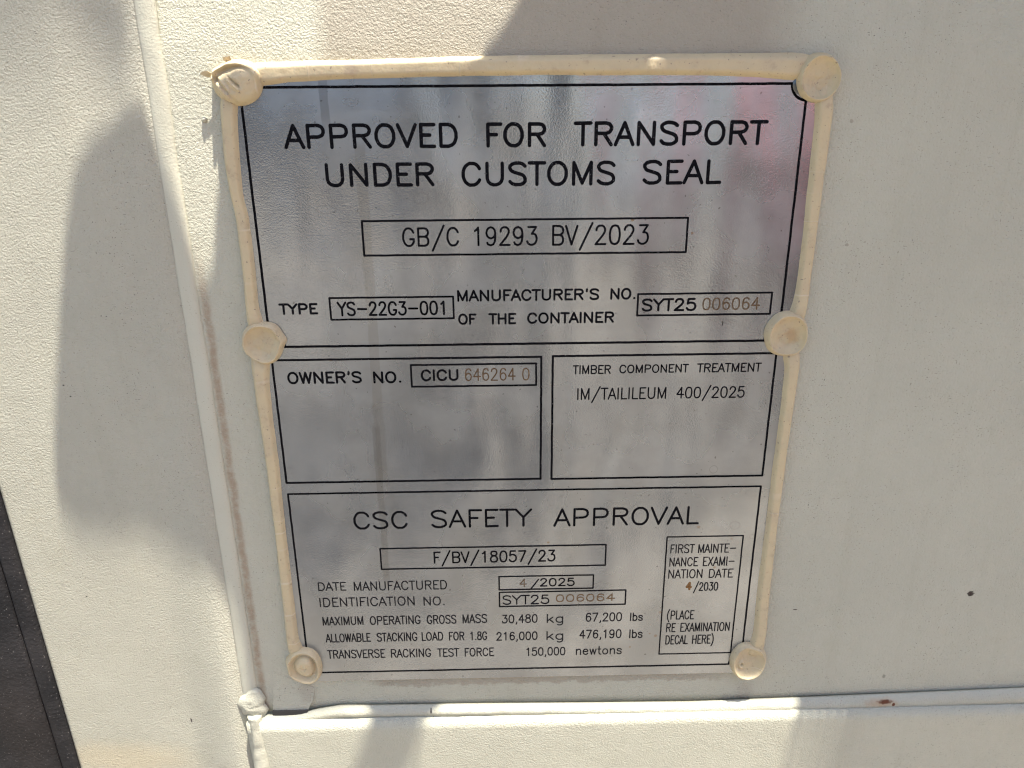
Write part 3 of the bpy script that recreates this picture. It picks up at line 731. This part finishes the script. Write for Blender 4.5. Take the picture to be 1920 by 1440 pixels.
def form_torn(f, a, x, z):
    dx, dz = x-.14, z+.16
    d = math.hypot(dx*(1 if dx > 0 else .9), dz)
    v = .42 + .62*max(0.0, 1-(d/.80)**2)**.7
    r2 = math.hypot(x+.02, z+.06)
    if z > -.1: v += .34*gauss(r2-.86, .09)*sstep(-.1, .35, z)          # rolled crest along the top
    u = x*.82+z*.57                                                    # folds pulled towards the upper left
    v += .13*gauss(u+.62, .06)*sstep(.9, .2, abs(z)) - .10*gauss(u+.48, .05) + .09*gauss(u+.36, .05)*sstep(.6, .1, abs(z-.05))
    w = x*.55-z*.83
    if -.28 < x < .22: v += .13*gauss(u+.10-.16*w, .055)*sstep(.55, .25, abs(w-.05)) - .15*gauss(u-.02-.16*w, .04)*sstep(.5, .2, abs(w-.05))
    return v
def form_swirl(f, a, x, z):
    d = math.hypot(x, z+.02)
    v = .80 + .18*gauss(f-.84, .09) - .40*gauss(d-.60, .14)
    if d < .56: v += .10+.08*math.cos(a-1.2)
    s_ = math.sin(a*1.0+d*16.0)
    if d < .34: v += .05*s_*sstep(.30, .12, d)
    return v
def form_nub(f, a, x, z):
    v = dish(.56, .82, 60, .1)(f, a, x, z)
    return v + .30*gauss(math.hypot(x+.36, z+.12)-.13, .08) - .12*gauss(math.hypot(x+.36, z+.12), .07)
d1 = dab(441, 155, 47, 44, .0060, 1.3, "torn wrinkled cream sealant dab at the upper left corner of the plate", form_torn, ((20, .10, 16), (-75, .03, 30), (150, .08, 14), (110, .05, 12)), .05)
d2 = dab(1538, 147, 42, 47, .0038, 2.9, "largest smooth round cream sealant dab with a wide hollow, upper right corner", dish(.55, .84, -60, .18), ((200, .03, 25), (80, .03, 30)), .03)
d3 = dab(492, 644, 40, 41, .0037, 5.1, "cream sealant dab with a pointed right edge halfway down the left side", dish(.58, .82, 200, .12), ((6, .13, 12), (55, .04, 18), (150, .04, 12), (250, -.03, 30)), .05)
d4 = dab(1476, 627, 41, 43, .0039, 6.4, "rust stained cream sealant dab halfway down the right side", dish(.60, .82, -70, .12), ((175, .05, 22), (60, -.03, 20), (300, .03, 20)), .05)
d5 = dab(571, 1250, 34, 33, .0042, 8.8, "small swirled cream sealant dab with a raised middle at the lower left corner", form_swirl, ((165, .10, 9), (215, .04, 15)), .05)
d6 = dab(1403, 1242, 33, 34, .0037, 9.7, "small round cream sealant dab with a little nub at the lower right corner", form_nub, ((95, .03, 25), (10, .04, 15)), .05)
# loose flaps of sealant torn off at the upper left dab
def flap(pts, name="torn_flap"):
    bm = bmesh.new(); f = bm.faces.new([bm.verts.new(P(a, b, y)) for a, b, y in pts])
    bmesh.ops.triangulate(bm, faces=[f]); add_back(bm, .0005)
    o = link(name, bm, M_seal, d1, False)
flap([(428, 120, -.0012), (419, 113, -.0022), (417, 106, -.0026), (423, 107, -.0024), (430, 105, -.0016), (424, 112, -.0014), (436, 119, -.001)])
flap([(404, 148, -.0010), (394, 140, -.0022), (384, 143, -.0020), (374, 139, -.0022), (379, 134, -.0026), (388, 133, -.0026), (398, 138, -.0018), (410, 142, -.001)])
